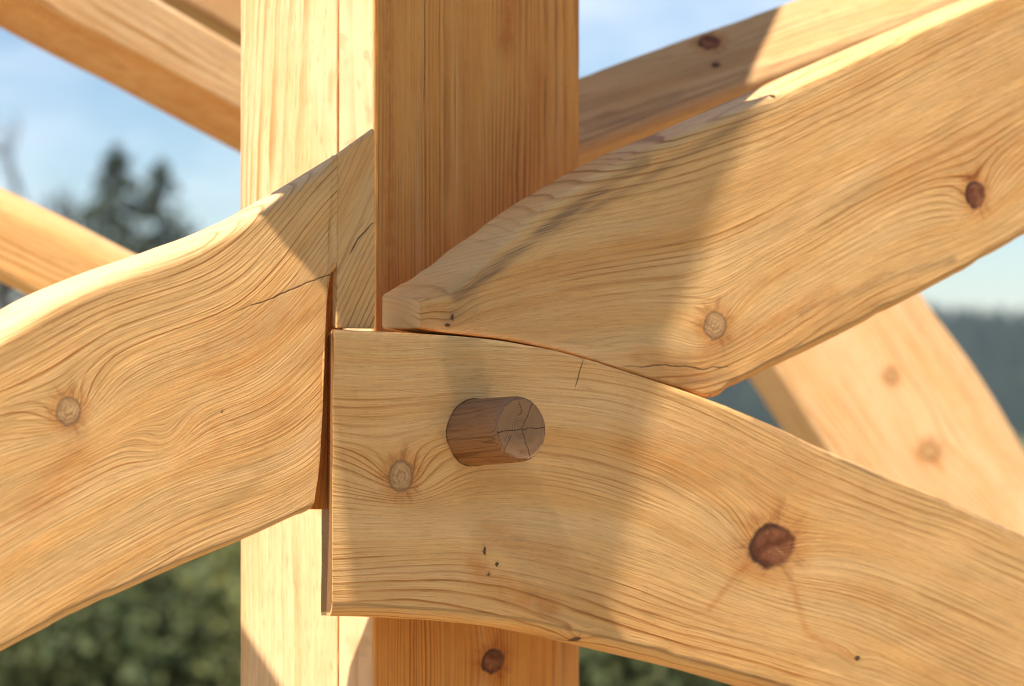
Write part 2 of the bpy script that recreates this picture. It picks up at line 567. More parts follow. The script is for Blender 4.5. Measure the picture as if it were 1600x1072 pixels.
    for kn in knots:
        # x, y, radius along u px, radius along z px, kind, grain bump (m), spread factor, dip offset
        x, y, rx, ry, kind = kn[:5]
        amp = kn[5] if len(kn) > 5 else 0.0
        spr = kn[6] if len(kn) > 6 else 2.6
        c = q(x, y)
        rxx = abs(q(x + rx, y)[0] - c[0]) if not uvin else rx
        ryy = abs(q(x, y + ry)[1] - c[1]) if not uvin else ry
        d = P2 - c
        da, dv = d @ ax2, d @ np.array([-ax2[1], ax2[0]])
        s_ = max(rxx, ryy) * spr
        if kind < 1.5 and amp > .02:
            s_ *= .62
            qq = np.sqrt((da / (s_ * 1.75)) ** 2 + (dv / s_) ** 2 + .012)
            wf = wf + amp * .85 * np.exp(-qq) * (w < thick * 0.6)
        elif amp:
            wf = wf + amp * np.exp(-(da / (s_ * 1.7)) ** 2 - (dv / s_) ** 2) * (w < thick * 0.6)
        kk = np.hypot(d[:, 0] / rxx, d[:, 1] / ryy)
        z = (kk < kbest) & (w < thick * .5)
        kbest[z] = kk[z]
        kx[z], ky[z], ks[z] = d[z, 0] / rxx, d[z, 1] / ryy, kind
    r = np.sqrt((vv - pith[0]) ** 2 + (w - pith[1]) ** 2) + wf
    ring = r / sp
    ring = ring + 1.5 * noise(ring * 0.13, 0.5, seed=seed + 21) + 0.8 * noise(ring * 0.37, 3.5, seed=seed + 22)
    vf = r * 0.8 + arc * 0.2
    cr = np.full(len(V), 1.0)
    for line in cracks:
        L = [q(*p) for p in line]
        wob = P2 + np.c_[np.zeros(len(V)), 0.0022 * noise(P2[:, 0] * 60, P2[:, 1] * 10, seed=seed + 31, octaves=3)]
        sd, tt = polydist(wob, L)
        sd = np.where((tt <= 0.001) | (tt >= 0.999), np.sign(sd + 1e-9) * np.maximum(np.abs(sd), 0.0008), sd)
        sd = sd / (0.25 + 1.1 * np.sqrt(np.clip(np.sin(math.pi * np.clip(tt, 0, 1)), 0, 1)))
        use = (np.abs(sd) < np.abs(cr)) & (w < 0.02)
        cr[use] = sd[use]
    for (x, y, rad) in holes:
        c = q(x, y)
        d = P2 - c
        th = np.arctan2(d[:, 1], d[:, 0])
        sd = np.hypot(d[:, 0], d[:, 1]) - rad * (1 + .03 * noise(np.cos(th) * 2 + 5, np.sin(th) * 2, seed=77, octaves=2))
        use = (np.abs(sd) < np.abs(cr)) & (w < .02)
        cr[use] = sd[use] * .75
    gre = np.zeros(len(V))
    for line, wid, stg in greys:
        sd, tt = polydist(P2, [q(*p) for p in line])
        gre = np.maximum(gre, stg * np.exp(-(sd / (wid * S)) ** 2) * (0.75 + 0.5 * noise(a * 25, vv * 120, seed=seed + 41, octaves=2)))
    if endshade:  # greys the end caps to stand for shade
        gre = np.where(eg > 0, endshade, gre)
    if around:
        gre = np.maximum(gre, around)
    amb = np.full(len(V), base_amber) + 0.22 * np.clip(noise(a * 4, vv * 14, w * 8, seed=seed + 51, octaves=3) + 0.1, 0, 1)
    for line, wid, stg in ambers:
        sd, tt = polydist(P2, [q(*p) for p in line])
        amb = np.maximum(amb, stg * np.exp(-(sd / (wid * S)) ** 2))
    if botshade:  # underside shade put into the colour as darker amber
        pk = np.array([botshade * (1.0 if k == 'b' else 0.0) for k, f in prof])
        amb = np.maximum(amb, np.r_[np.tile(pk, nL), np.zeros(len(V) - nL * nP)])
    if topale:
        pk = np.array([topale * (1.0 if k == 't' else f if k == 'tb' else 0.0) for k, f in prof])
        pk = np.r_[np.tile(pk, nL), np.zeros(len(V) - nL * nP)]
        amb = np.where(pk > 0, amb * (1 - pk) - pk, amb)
    me = mesh_np(name, V, F, dict(ring=ring, grain=np.c_[a, vf, eg], knot=np.c_[kx, ky, ks], kdist=np.minimum(kbest, 40), crack=cr, grey=np.clip(gre, 0, 1), amber=np.clip(amb, -1, 1)))
    import bmesh
    bm = bmesh.new()
    bm.from_mesh(me)
    bmesh.ops.recalc_face_normals(bm, faces=bm.faces)
    bm.to_mesh(me)
    bm.free()
    return link(name, me, mat, parent)


# ------------------------------------------------------------------ materials
M_PINE = wood('pine_planed', (0.80, 0.465, 0.182), (0.46, 0.185, 0.042), (0.68, 0.300, 0.062), bump=.85, contrast=1.15, lo=0.54)
M_POST = wood('pine_post_orange', (0.80, 0.375, 0.085), (0.42, 0.140, 0.018), (0.60, 0.245, 0.038), bump=.8, contrast=1.3, lo=0.30)
M_SAP = wood('pine_sapwood', (0.80, 0.535, 0.290), (0.52, 0.245, 0.070), (0.66, 0.36, 0.11), contrast=1.15, lo=0.30, bump=1.0)
M_DARK = wood('pine_weathered', (0.64, 0.39, 0.175), (0.34, 0.16, 0.055), (0.50, 0.25, 0.08))
M_OAK = wood('peg_oak', (0.38, 0.195, 0.084), (0.15, 0.068, 0.028), (0.42, 0.185, 0.058), grey=(0.36, 0.26, 0.19), contrast=0.9, endpale=0.0)

# ------------------------------------------------------------------ terrain, far to near
def terrain():
    n = 150
    k = np.linspace(-1, 1, n)
    gx = np.sign(k) * (np.abs(k) ** 2.6) * 2600
    gy = np.sign(k) * (np.abs(k) ** 2.6) * 2600 + 4
    X, Y = np.meshgrid(gx, gy)
    R = np.hypot(X, Y)
    z = -30 * (1 - np.exp(-np.maximum(R - 14, 0) / 190))
    z += noise(X / 40, Y / 40, seed=3, octaves=3) * np.clip(R / 60, 0, 1) * 0.7
    z = np.where(R < 10, 0, z)
    V = np.c_[X.ravel(), Y.ravel(), z.ravel()]
    i, j = np.meshgrid(np.arange(n - 1), np.arange(n - 1), indexing='ij')
    F = np.stack([i * n + j, i * n + j + 1, (i + 1) * n + j + 1, (i + 1) * n + j], -1).reshape(-1, 4)
    m, t = new_mat('meadow')
    co = t.n.new('ShaderNodeTexCoord').outputs['Object']
    a = t.noise(co, 0.35, 6, 0.6)
    b = t.noise(co, 7.0, 4, 0.6)
    c = t.mix(t.ss(0.35, 0.65, a), (0.085, 0.095, 0.028), (0.24, 0.19, 0.08))
    c = t.mix(t.m('MULTIPLY', t.ss(0.4, 0.7, b), 0.6), c, (0.035, 0.055, 0.015))
    sp_ = t.sep(co)
    rad = t.m('SQRT', t.m('ADD', t.m('MULTIPLY', sp_[0], sp_[0]), t.m('MULTIPLY', sp_[1], sp_[1])))
    bounce_patch = t.m('SUBTRACT', 1.0, t.ss(4.2, 6.2, t.m('ADD', rad, t.m('MULTIPLY', b, 1.2))))
    c = t.mix(bounce_patch, c, t.mix(b, (0.30, 0.225, 0.13), (0.42, 0.32, 0.20)))  # sandy patch added to bounce warm light up at the frame
    finish(t, c, 0.9, b, 0.05, 0.1)
    o = link('ground', mesh_np('ground', V, F), m)
    tag(o, kind='structure')


terrain()


def hill():
    nx, ny = 90, 30
    xs = np.linspace(-300, 1500, nx)
    ys = np.linspace(760, 1500, ny)
    X, Y = np.meshgrid(xs, ys)
    h = hill_z(X, Y)
    V = np.c_[X.ravel(), Y.ravel(), h.ravel()]
    i, j = np.meshgrid(np.arange(ny - 1), np.arange(nx - 1), indexing='ij')
    F = np.stack([i * nx + j, i * nx + j + 1, (i + 1) * nx + j + 1, (i + 1) * nx + j], -1).reshape(-1, 4)
    m, t = new_mat('forest_floor')
    finish(t, (0.018, 0.030, 0.020), 0.9)
    tag(link('hill', mesh_np('hill', V, F), m), kind='structure')


def hill_z(X, Y):
    rise = sstep(760, 1250, Y) * sstep(-250, 230, X)
    return -38 + 44 * rise + 7 * noise(X / 150, Y / 150, seed=9, octaves=2) * rise - 0.010 * np.maximum(X - 500, 0)


hill()


def leaf_material(name, dark, light, back=0.0):
    m, t = new_mat(name)
    oi = t.n.new('ShaderNodeAttribute')
    oi.attribute_name = 'tint'
    c = t.mix(oi.outputs['Fac'], dark, light)
    finish(t, c, 0.65, None, spec=0.15)
    return m


def quads(P, size, rng, droop=None, aspect=1.6):
    """small leaf faces at the points P"""
    n = len(P)
    d = rng.normal(size=(n, 3))
    if droop is not None:
        d = d * 0.45 + droop
    d /= np.linalg.norm(d, axis=1, keepdims=True)
    r = rng.normal(size=(n, 3))
    s = np.cross(d, r)
    s /= np.linalg.norm(s, axis=1, keepdims=True)
    sz = size * rng.uniform(0.6, 1.4, n)[:, None]
    a, b = d * sz * aspect, s * sz * 0.5
    V = np.stack([P - a * 0.5, P + b * .8, P + a * 0.5, P - b * .8], 1).reshape(-1, 3)
    F = np.arange(4 * n).reshape(-1, 4)
    return V, F


M_NEEDLE = leaf_material('spruce_needles', (0.040, 0.060, 0.042), (0.085, 0.110, 0.070))
M_FOREST = leaf_material('far_spruce_needles', (0.012, 0.026, 0.024), (0.028, 0.046, 0.036))
M_LEAF = leaf_material('shrub_leaves', (0.075, 0.088, 0.024), (0.23, 0.225, 0.075))
M_LEAF2 = leaf_material('willow_leaves', (0.040, 0.058, 0.022), (0.13, 0.14, 0.058))
mb, tb = new_mat('bark')
cb_ = tb.n.new('ShaderNodeTexCoord').outputs['Object']
nb = tb.noise(cb_, 14.0, 4, 0.6)
finish(tb, tb.mix(nb, (0.045, 0.034, 0.026), (0.12, 0.095, 0.075)), 0.9, nb, 0.02, 0.1)
M_BARK = mb


def tube(pts, rad, k=7):
    pts = np.asarray(pts, float)
    rad = np.asarray(rad, float)
    V, F = [], []
    n = len(pts)
    for i in range(n):
        d = pts[min(i + 1, n - 1)] - pts[max(i - 1, 0)]
        d = norm(d)
        r = np.array([1, 0, 0]) if abs(d[0]) < 0.8 else np.array([0, 1, 0])
        s = norm(np.cross(d, r))
        w = np.cross(d, s)
        for j in range(k):
            th = 2 * math.pi * j / k
            V.append(pts[i] + rad[i] * (math.cos(th) * s + math.sin(th) * w))
    for i in range(n - 1):
        for j in range(k):
            F.append((i * k + j, i * k + (j + 1) % k, (i + 1) * k + (j + 1) % k, (i + 1) * k + j))
    return np.array(V), np.array(F)


def join(parts):
    V, F, o = [], [], 0
    for v, f in parts:
        V.append(v)
        F.append(np.asarray(f) + o)
        o += len(v)
    return np.concatenate(V), np.concatenate(F)


def conifer(loc, H, R, seed, label, group, nb=34, sparse=1.0, leaf=0.16):
    rng = np.random.default_rng(seed)
    t = empty('spruce_tree', loc)
    tag(t, label, 'tree', group)
    parts = [tube([(0, 0, 0), (0.05, 0, H * .4), (0, 0.04, H * .75), (0, 0, H)], [H * .016, H * .011, H * .006, 0.01])]
    pts, tint, dr = [], [], []
    for i in range(nb):
        f = (i + rng.uniform(0, .8)) / nb
        z = H * (0.12 + 0.87 * f)
        L = R * (1 - f) ** 0.85 * rng.uniform(0.45, 1.15) + 0.15
        for b in range(5):
            th = rng.uniform(0, 6.283)
            if rng.uniform() > sparse * (0.75 + 0.25 * (1 - f)):
                continue
            dx, dy = math.cos(th), math.sin(th)
            tip = np.array([dx * L, dy * L, z - L * rng.uniform(0.1, 0.42)])
            root = np.array([0, 0, z])
            mid_ = (root + tip) / 2 + np.array([0, 0, -0.05 * L])
            parts.append(tube([root, mid_, tip], [0.035, 0.022, 0.008], 4))
            n = int(10 + 34 * L / R)
            s = rng.uniform(0.12, 1.0, n) ** 0.8
            p = root[None] * (1 - s[:, None]) + tip[None] * s[:, None]
            p = p + rng.normal(size=(n, 3)) * np.array([.16, .16, .12]) * (0.3 + 0.7 * L / R)
            p[:, 2] -= np.abs(rng.normal(size=n)) * 0.15
            pts.append(p)
            tint.append(np.clip(rng.normal(0.4 + 0.3 * rng.uniform(), 0.2, n), 0, 1))
            dr.append(np.tile([dx * .6, dy * .6, -0.5], (n, 1)))
    v, f = join(parts)
    link('trunk', mesh_np('trunk', v, f), M_BARK, t)
    P = np.concatenate(pts)
    v, f = quads(P, leaf, rng, np.concatenate(dr))
    link('crown', mesh_np('crown', v, f, dict(tint=np.repeat(np.concatenate(tint), 4))), M_NEEDLE, t, False)
    return t


def ground_z(x, y):
    R = math.hypot(x, y)
    return -30 * (1 - math.exp(-max(R - 14, 0) / 190))


def tree_at(px, py_top, Y):
    p = at(px, py_top, Y)
    gz = ground_z(p[0], Y) - 0.2
    return (p[0], Y, gz), p[2] - gz


loc, H = tree_at(183, 212, 70)
conifer(loc, H, 7.2, 11, 'tall dense dark spruce between the two blurred rafters, the taller of the pair', None, 120, leaf=.15)
loc, H = tree_at(252, 238, 72)
conifer(loc, H, 6.4, 12, 'thinner spruce just right of the tall one, ragged branches reaching right', None, 110, 0.8, leaf=.15)


def bare_tree(loc, H, seed, label, group=None):
    rng = np.random.default_rng(seed)
    t = empty('bare_tree', loc)
    tag(t, label, 'tree', group)
    parts = []

    def grow(p, d, L, r, lvl):
        q = p + d * L * .5 + rng.normal(size=3) * L * .05
        e_ = p + d * L + rng.normal(size=3) * L * .08
        parts.append(tube([p, q, e_], [r, r * .8, r * .6], 5))
        if lvl == 0:
            return
        for i in range(3 if lvl > 1 else 4):
            nd = norm(d * 0.75 + rng.normal(size=3) * 0.42 + np.array([0, 0, .2]))
            s_ = rng.uniform(.45, 1)
            grow(p + (e_ - p) * s_, nd, L * rng.uniform(.5, .72), r * .55, lvl - 1)
    parts.append(tube([(0, 0, 0), (0.1, 0, H * .2), (0, 0.1, H * .4)], [H * .018, H * .016, H * .014]))
    grow(np.array([0, 0.1, H * .38]), np.array([0, 0, 1.0]), H * .3, H * .016, 5)
    grow(np.array([0, 0.05, H * .3]), norm([.4, 0, 1.0]), H * .26, H * .014, 5)
    grow(np.array([0, 0.05, H * .3]), norm([-.5, 0, 1.0]), H * .24, H * .014, 5)
    n0 = 1
    v, f = join(parts[:1])
    link('trunk', mesh_np('trunk', v, f), M_BARK, t)
    v, f = join(parts[1:])
    link('crown', mesh_np('crown', v, f), M_BARK, t)
    return t


loc, H = tree_at(85, 235, 95)
bare_tree(loc, H, 21, 'faint leafless tree at far left, left of the two spruces')
loc, H = tree_at(5, 205, 80)
bare_tree(loc, H, 22, 'leafless tree cut by the left picture edge above the small rafter')


def shrub(loc, H, R, seed, label, mat, group=None, n=2600, leaf=.07):
    rng = np.random.default_rng(seed)
    t = empty('shrub', loc)
    tag(t, label, 'shrub', group)
    parts, cl = [], []
    for i in range(16):
        th = rng.uniform(0, 6.283)
        rr = R * rng.uniform(.1, 1)
        tip = np.array([math.cos(th) * rr, math.sin(th) * rr, H * rng.uniform(.45, 1) * (1 - .35 * rr / R)])
        parts.append(tube([(0, 0, 0), tip * [.4, .4, .55], tip], [.03, .02, .006], 5))
        cl.append(tip)
        cl.append(tip * [.7, .7, .75])
    v, f = join(parts)
    link('stem', mesh_np('stem', v, f), M_BARK, t)
    cl = np.array(cl)
    k = rng.integers(0, len(cl), n)
    P = cl[k] + rng.normal(size=(n, 3)) * R * .26
    P[:, 2] = np.maximum(P[:, 2], .03)
    tint = np.clip(rng.normal(.45, .25, n) + (k % 5 - 2) * .1, 0, 1)
    v, f = quads(P, leaf, rng)
    link('foliage', mesh_np('foliage', v, f, dict(tint=np.repeat(tint, 4))), mat, t, False)
    return t


def shrub_at(px, py_top, Y, R, seed, label, mat, group=None, leaf=.13, n=4200):
    p = at(px, py_top, Y)
    gz = ground_z(p[0], Y)
    return shrub((p[0], Y, gz), max(p[2] - gz, .4), R, seed, label, mat, group, n, leaf)


shrub_at(60, 850, 30, 2.6, 31, 'dark green shrub at the lower left corner under the left beam', M_LEAF)
shrub_at(165, 880, 24, 1.1, 32, 'pale grey-green shrub in the middle of the gap under the left beam', M_LEAF2)
shrub_at(300, 760, 34, 2.9, 33, 'big dark green shrub next to the post foot, right of the pale one', M_LEAF)
shrub_at(1010, 1000, 22, 2.0, 35, 'shrub under the lower right beam, right of the post', M_LEAF2)


def forest():
    rng = np.random.default_rng(5)
    n = 5200
    V, F, T, o = [], [], [], 0
    X = rng.uniform(10, 560, n)
    Y = rng.uniform(780, 1330, n)
    for x, y in zip(X, Y):
        z = float(hill_z(np.array(x), np.array(y))) - 1
        H = rng.uniform(9, 19)
        R = H * rng.uniform(.13, .2)
        k = 6
        tw = rng.uniform(0, 6.28)
        tt = rng.uniform(0, 1)
        for L, (z0, z1, r0) in enumerate(((.1, .6, 1.0), (.38, .82, .72), (.62, 1.0, .45))):
            ring_ = [(x + R * r0 * rng.uniform(.7, 1.2) * math.cos(tw + L + j * 6.283 / k), y + R * r0 * rng.uniform(.7, 1.2) * math.sin(tw + L + j * 6.283 / k), z + H * z0 + rng.uniform(-.4, .4)) for j in range(k)]
            V += ring_ + [(x, y, z + H * z1)]
            F += [(o + j, o + (j + 1) % k, o + k) for j in range(k)]
            T += [tt] * (k + 1)
            o += k + 1
    ob = link('forest', mesh_np('forest', np.array(V), F, dict(tint=T)), M_FOREST, None, False)
    tag(ob, 'dark blue-green spruce forest covering the far hill at right', 'forest', kind='stuff')


forest()


def haze():
    x, y, z0, z1 = 2750, 2750, -42, 48
    V = [(a * x, b * y + 4, c) for c in (z0, z1) for b in (-1, 1) for a in (-1, 1)]
    F = [(0, 2, 3, 1), (4, 5, 7, 6), (0, 1, 5, 4), (2, 6, 7, 3), (0, 4, 6, 2), (1, 3, 7, 5)]
    m, t = new_mat('haze')
    out = t.n.new('ShaderNodeOutputMaterial')
    v = t.n.new('ShaderNodeVolumePrincipled')
    v.inputs['Color'].default_value = (0.80, 0.90, 1.0, 1)
    v.inputs['Density'].default_value = 0.00010
    v.inputs['Anisotropy'].default_value = 0.0
    t.l.new(v.outputs[0], out.inputs['Volume'])
    tag(link('haze', mesh_np('haze', np.array(V, float), F), m, None, False), 'pale blue haze over the valley', 'haze', kind='stuff')


haze()

# ------------------------------------------------------------------ planes of the frame
AB, AP = 36.0, 54.0
PB = Plane((-0.14, 0.0, ZC), AB)                       # front of the lower right beam
TB = 0.060
corner_uv = PB.back(TB + .06).px(584, 536)
CORNER = PB.back(TB + .06).world(corner_uv)                 # upright arris of the post
PR = Plane(CORNER, AP)                                # right face of the post
PLF = Plane(CORNER, AP - 90)                          # left face of the post
PL = PB.back(0.012)                 # front of the left beam
PU = PB.back(0.010)                                   # front of the upper right beam

# ------------------------------------------------------------------ post: two laminated timbers
post = empty('timber_post', (CORNER[0] + .06, CORNER[1] + .1, 0))
tag(post, 'upright laminated pine post in the middle, bright left side and orange right face', 'post')


def child_of(o, par):
    o.parent = par
    o.matrix_parent_inverse = par.matrix_basis.inverted()


wR = PR.px(907, 400)[0]
lam = -PLF.px(527, 400)[0]
wL = -PLF.px(374, 400)[0]
zb, zt = -ZC, 1.6
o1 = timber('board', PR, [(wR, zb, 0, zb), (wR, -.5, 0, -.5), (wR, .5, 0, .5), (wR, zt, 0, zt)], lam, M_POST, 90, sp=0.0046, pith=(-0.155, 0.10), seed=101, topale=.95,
            uvin=True, warp=0.006, bev=((.003, .003), (.003, .003)), hew=.0004, nside=16, step=.004, base_amber=.15, warpf=(1.3, 9.0),
            knots=[(*PR.px(770, 1033), .020, .012, 1.0, .022, 2.2)],
            ambers=[([tuple(PR.px(840, 120)), tuple(PR.px(800, 330))], 60, .45), ([tuple(PR.px(800, 0)), tuple(PR.px(790, 60))], 40, .8), ([tuple(PR.px(606, -50)), tuple(PR.px(612, 460))], 22, .75), ([tuple(PR.px(720, -50)), tuple(PR.px(735, 400))], 30, .4)],
            cracks=[[tuple(PR.px(663, -60)), tuple(PR.px(664, 90)), tuple(PR.px(662, 170))], [tuple(PR.px(853, 120)), tuple(PR.px(850, 215))]])
o2 = timber('board', PLF, [(-lam - .0004, zb, -wL, zb), (-lam - .0004, -.5, -wL, -.5), (-lam - .0004, .5, -wL, .5), (-lam - .0004, zt, -wL, zt)], wR - .002, M_SAP, 90, sp=0.0050, pith=(-0.05, 0.11), seed=111,
            uvin=True, warp=0.006, bev=((.003, .003), (.0012, .0012)), hew=.0004, nside=10, step=.004, warpf=(1.3, 9.0))
for o in (o1, o2):
    child_of(o, post)

# ------------------------------------------------------------------ back beam at upper right
PK = Plane(at(1100, 110, 0.66), -4, 34)
tag(timber('rafter', PK, [(800, 282, 800, 162), (907, 238, 907, 120), (1050, 180, 1050, 66), (1215, 116, 1215, 8), (1480, 14, 1480, -92), (1800, -110, 1800, -215)],
           .09, M_DARK, 21, seed=121, topale=.4, sp=.006, pith=(-.09, .05), bev=((.004, .004), (.014, .012)), wane=.1, step=.004, warp=.014,
           knots=[(1108, 66, 20, 12, 1, .012, 2.2), (1118, 102, 9, 5, 2)], greys=[([(915, 200), (1000, 180), (1060, 150)], 12, .6), ([(907, 170), (1000, 140)], 10, .4)]),
    'weathered brown rafter behind the post, rising to the right above the big beam', 'beam')

# ------------------------------------------------------------------ blurred members behind
PT1 = Plane(at(250, 90, 0.95), 30)
tag(timber('rafter', PT1, [(-500, -295, -300, -420), (-200, -135, 0, -175), (51, -2, 195, -40), (154, 54, 305, 26), (261, 108, 400, 82), (373, 168, 490, 132), (560, 268, 680, 225), (800, 395, 920, 345)],
           .19, M_SAP, -26, seed=131, topale=.7, botshade=.75, sp=.007, bev=((.016, .022), (.004, .004)), wane=.4, step=.006, warp=.02, ends=(True, True), base_amber=.1),  # underside tinted darker to stand for its shade
    'blurred thick rafter in the top left corner with a golden underside', 'beam')
PT2 = Plane(at(340, 0, 1.35), 12)
tag(timber('purlin', PT2, [(-200, -270, -200, -420), (120, -100, 120, -260), (270, -8, 270, -140), (373, 52, 373, -70), (520, 130, 520, 0)],
           .12, M_DARK, -28, seed=141, sp=.007, step=.008, base_amber=.0, around=.55),
    'dark brown blurred timber behind the top left rafter', 'beam')
PT3 = Plane(at(100, 370, 0.85), 16)
tag(timber('rafter', PT3, [(-500, 190, -500, 40), (-200, 335, -200, 185), (0, 430, 0, 287), (107, 485, 107, 338), (210, 538, 210, 390), (400, 640, 400, 482), (600, 740, 600, 580)],
           .12, M_PINE, -25, seed=151, topale=.7, sp=.007, bev=((.034, .040), (.008, .008)), wane=.5, step=.006, warp=.018, base_amber=.08),
    'smaller blurred rafter at the left edge, sloping down behind the left beam', 'beam')
PT4 = Plane(at(1400, 650, 1.65), 6)
tag(timber('brace', PT4, [(1040, 340, 1300, 250), (1130, 465, 1385, 375), (1205, 570, 1448, 472), (1272, 672, 1528, 580), (1350, 800, 1597, 692), (1450, 960, 1680, 850), (1600, 1230, 1840, 1150)],
           .24, M_SAP, -54, seed=161, sp=.007, bev=((.010, .010), (.008, .008)), wane=.5, step=.005, warp=.02, nside=10, base_amber=.2,
           knots=[(1452, 706, 16, 14, 0, .02, 2.5), (1392, 588, 10, 12, 0, .01, 2.0)], ambers=[([(1420, 480), (1500, 600), (1590, 760)], 30, .5), ([(1452, 706), (1470, 730)], 26, .7)]),
    'wide pale blurred brace at right, descending behind the two right beams', 'beam')

# ------------------------------------------------------------------ left beam
tag(timber('brace', PL, [(-400, 1262, -400, 770), (-150, 1112, -150, 616), (0, 1022, 0, 520), (100, 970, 100, 462), (200, 925, 200, 420), (300, 880, 300, 384),
                         (400, 838, 380, 345), (460, 810, 450, 296), (489, 797.5, 517.4, 249.6), (491.5, 792, 518, 249), (519, 430, 521, 247), (526.3, 424, 526.3, 242)],
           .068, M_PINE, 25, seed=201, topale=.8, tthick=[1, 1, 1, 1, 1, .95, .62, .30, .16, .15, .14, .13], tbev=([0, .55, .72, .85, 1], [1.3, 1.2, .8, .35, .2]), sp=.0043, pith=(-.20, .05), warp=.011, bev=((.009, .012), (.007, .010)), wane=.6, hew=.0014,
           bend=[(-400, 1010), (0, 775), (200, 665), (400, 590), (560, 420)],
           knots=[(107, 642, 22, 25, 0, .050, 2.7), (347, 643, 3, 3, 2), (395, 628, 4, 2, 2), (260, 690, .1, .1, 0, .020, 300)],
           cracks=[[(372, 487), (450, 455), (521, 426)]],
           greys=[([(0, 560), (150, 470), (300, 400), (450, 310), (583, 225)], 22, .35), ([(100, 655), (130, 680)], 12, .4)],
           ambers=[([(60, 790), (120, 720)], 30, .5), ([(350, 560), (500, 470)], 60, .45), ([(300, 700), (430, 640)], 50, .4)]),
    'long left beam with a grey knot and bright wavy top edge, rising to the post', 'beam')

LEFT_BEAM = [o for o in COL.objects if o.name.startswith('brace') and o.get('label', '').startswith('long left')][0]
child_of(timber('tenon', PL.back(.019), [(480, 796, 480, 408), (511, 796, 511, 408), (514, 522, 514, 408), (535, 522, 535, 408)], .035, M_POST, 84, seed=215, step=.004, bev=((.001, .001), (.001, .001)), hew=.0003, base_amber=.5),
         LEFT_BEAM)
tag(timber('filler_block', PL.back(.0008), [(527.3, 512.5, 527.3, 242), (556, 513, 555, 222), (584.5, 513.5, 584.5, 201)], .007, M_PINE, 62, seed=211, topale=.4, sp=.0045, pith=(-.10, .05),
           bev=((.0025, .0025), (.0008, .001)), hew=.0006, step=.003, warp=.012, cracks=[[(545, 400), (560, 372), (584, 345)]], around=.15),
    'upright wood block at the top end of the left beam beside the orange post face', 'block')


# ------------------------------------------------------------------ upper right beam
tag(timber('brace', PU, [(657, 512.5, 657, 467), (684, 517.5, 684, 464), (717, 521.5, 717, 447), (760, 527, 760, 404), (800, 533, 800, 366), (870, 548, 850, 323), (975, 578.5, 905, 290),
                         (1060, 604.5, 970, 254), (1113, 623.5, 1020, 230), (1150, 606, 1100, 196), (1200, 583, 1200, 151), (1300, 534, 1354, 82), (1440, 462, 1563, -8), (1600, 373, 1750, -80), (1900, 210, 2050, -210)],
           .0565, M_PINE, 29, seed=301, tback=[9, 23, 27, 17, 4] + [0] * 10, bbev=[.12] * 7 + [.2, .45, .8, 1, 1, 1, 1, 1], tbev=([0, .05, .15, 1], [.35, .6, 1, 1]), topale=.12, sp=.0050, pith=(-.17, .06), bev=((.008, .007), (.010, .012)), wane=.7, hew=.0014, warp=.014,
           bend=[(640, 500), (900, 430), (1130, 380), (1350, 270), (1700, 90)],
           knots=[(1116, 508, 20, 24, 0, .046, 2.5), (1524, 304, 17, 25, 1, .046, 2.4), (706, 496, 3, 7, 2, .006, 3), (699, 508, 5, 3, 2), (1210, 150, 4, 4, 2, .005, 2)],
           cracks=[[(975, 572), (1040, 570), (1100, 577), (1140, 574)]],
           greys=[([(715, 462), (800, 398), (900, 322), (1010, 252)], 12, 1.3), ([(820, 385), (1000, 285), (1200, 165)], 10, .7), ([(1250, 490), (1400, 430), (1490, 405)], 9, .6), ([(1060, 600), (1150, 590)], 10, .5),
                  ([(700, 500), (740, 470)], 14, .55)],
           ambers=[([(1090, 560), (1170, 520), (1300, 460)], 25, .45), ([(1400, 250), (1600, 230)], 60, .35), ([(1000, 560), (1100, 590)], 22, .4)]),
    'upper right beam with a bare square end, rising to the right above the lower beam', 'beam')

# ------------------------------------------------------------------ lower right beam
tag(timber('brace', PB, [(519, 962, 522, 514), (560, 963, 560, 516), (650, 968, 650, 520), (700, 972, 700, 523), (800, 983, 780, 531), (900, 1003, 860, 544), (1000, 1027, 980, 579), (1100, 1052, 1115, 626),
                         (1200, 1080, 1200, 661), (1300, 1112, 1300, 704), (1450, 1165, 1450, 769), (1600, 1222, 1600, 832), (1900, 1345, 1900, 962)],
           .060, M_PINE, -15, seed=401, holes=[(742, 676, .0272)], endgrain=2.0, sp=.0054, pith=(-.15, .06), bev=((.005, .006), (.010, .012)), wane=.6, hew=.0014, warp=.013, skew=.46,  # left end face painted dark for the shade in the gap
           bend=[(520, 745), (760, 745), (950, 780), (1200, 860), (1600, 1030)],
           knots=[(626, 744, 22, 26, 0, .056, 2.8), (1206, 852, 40, 38, 1, .062, 2.1), (757, 861, 3, 9, 2), (777, 882, 4, 4, 2), (764, 897, 5, 3, 2), (1339, 1028, 5, 5, 2, .006, 2.4), (905, 1000, 7, 5, 2, .006, 2)],
           cracks=[[(913, 560), (907, 578), (904, 592), (899, 606)]],
           greys=[([(640, 790), (720, 800)], 20, .25), ([(1180, 655), (1300, 712), (1450, 775), (1600, 838)], 7, .8), ([(905, 1000), (840, 1000)], 8, .4)],
           ambers=[([(740, 880), (760, 905), (860, 950)], 22, .7), ([(760, 830), (870, 870)], 25, .45), ([(1110, 950), (1150, 900), (1170, 880)], 8, .6), ([(1240, 920), (1260, 990), (1330, 1025)], 9, .6), ([(1000, 700), (1250, 760)], 80, .3)]),
    'lower right beam holding the brown peg, with a large dark red knot', 'beam')


# ------------------------------------------------------------------ peg
PEG = {}


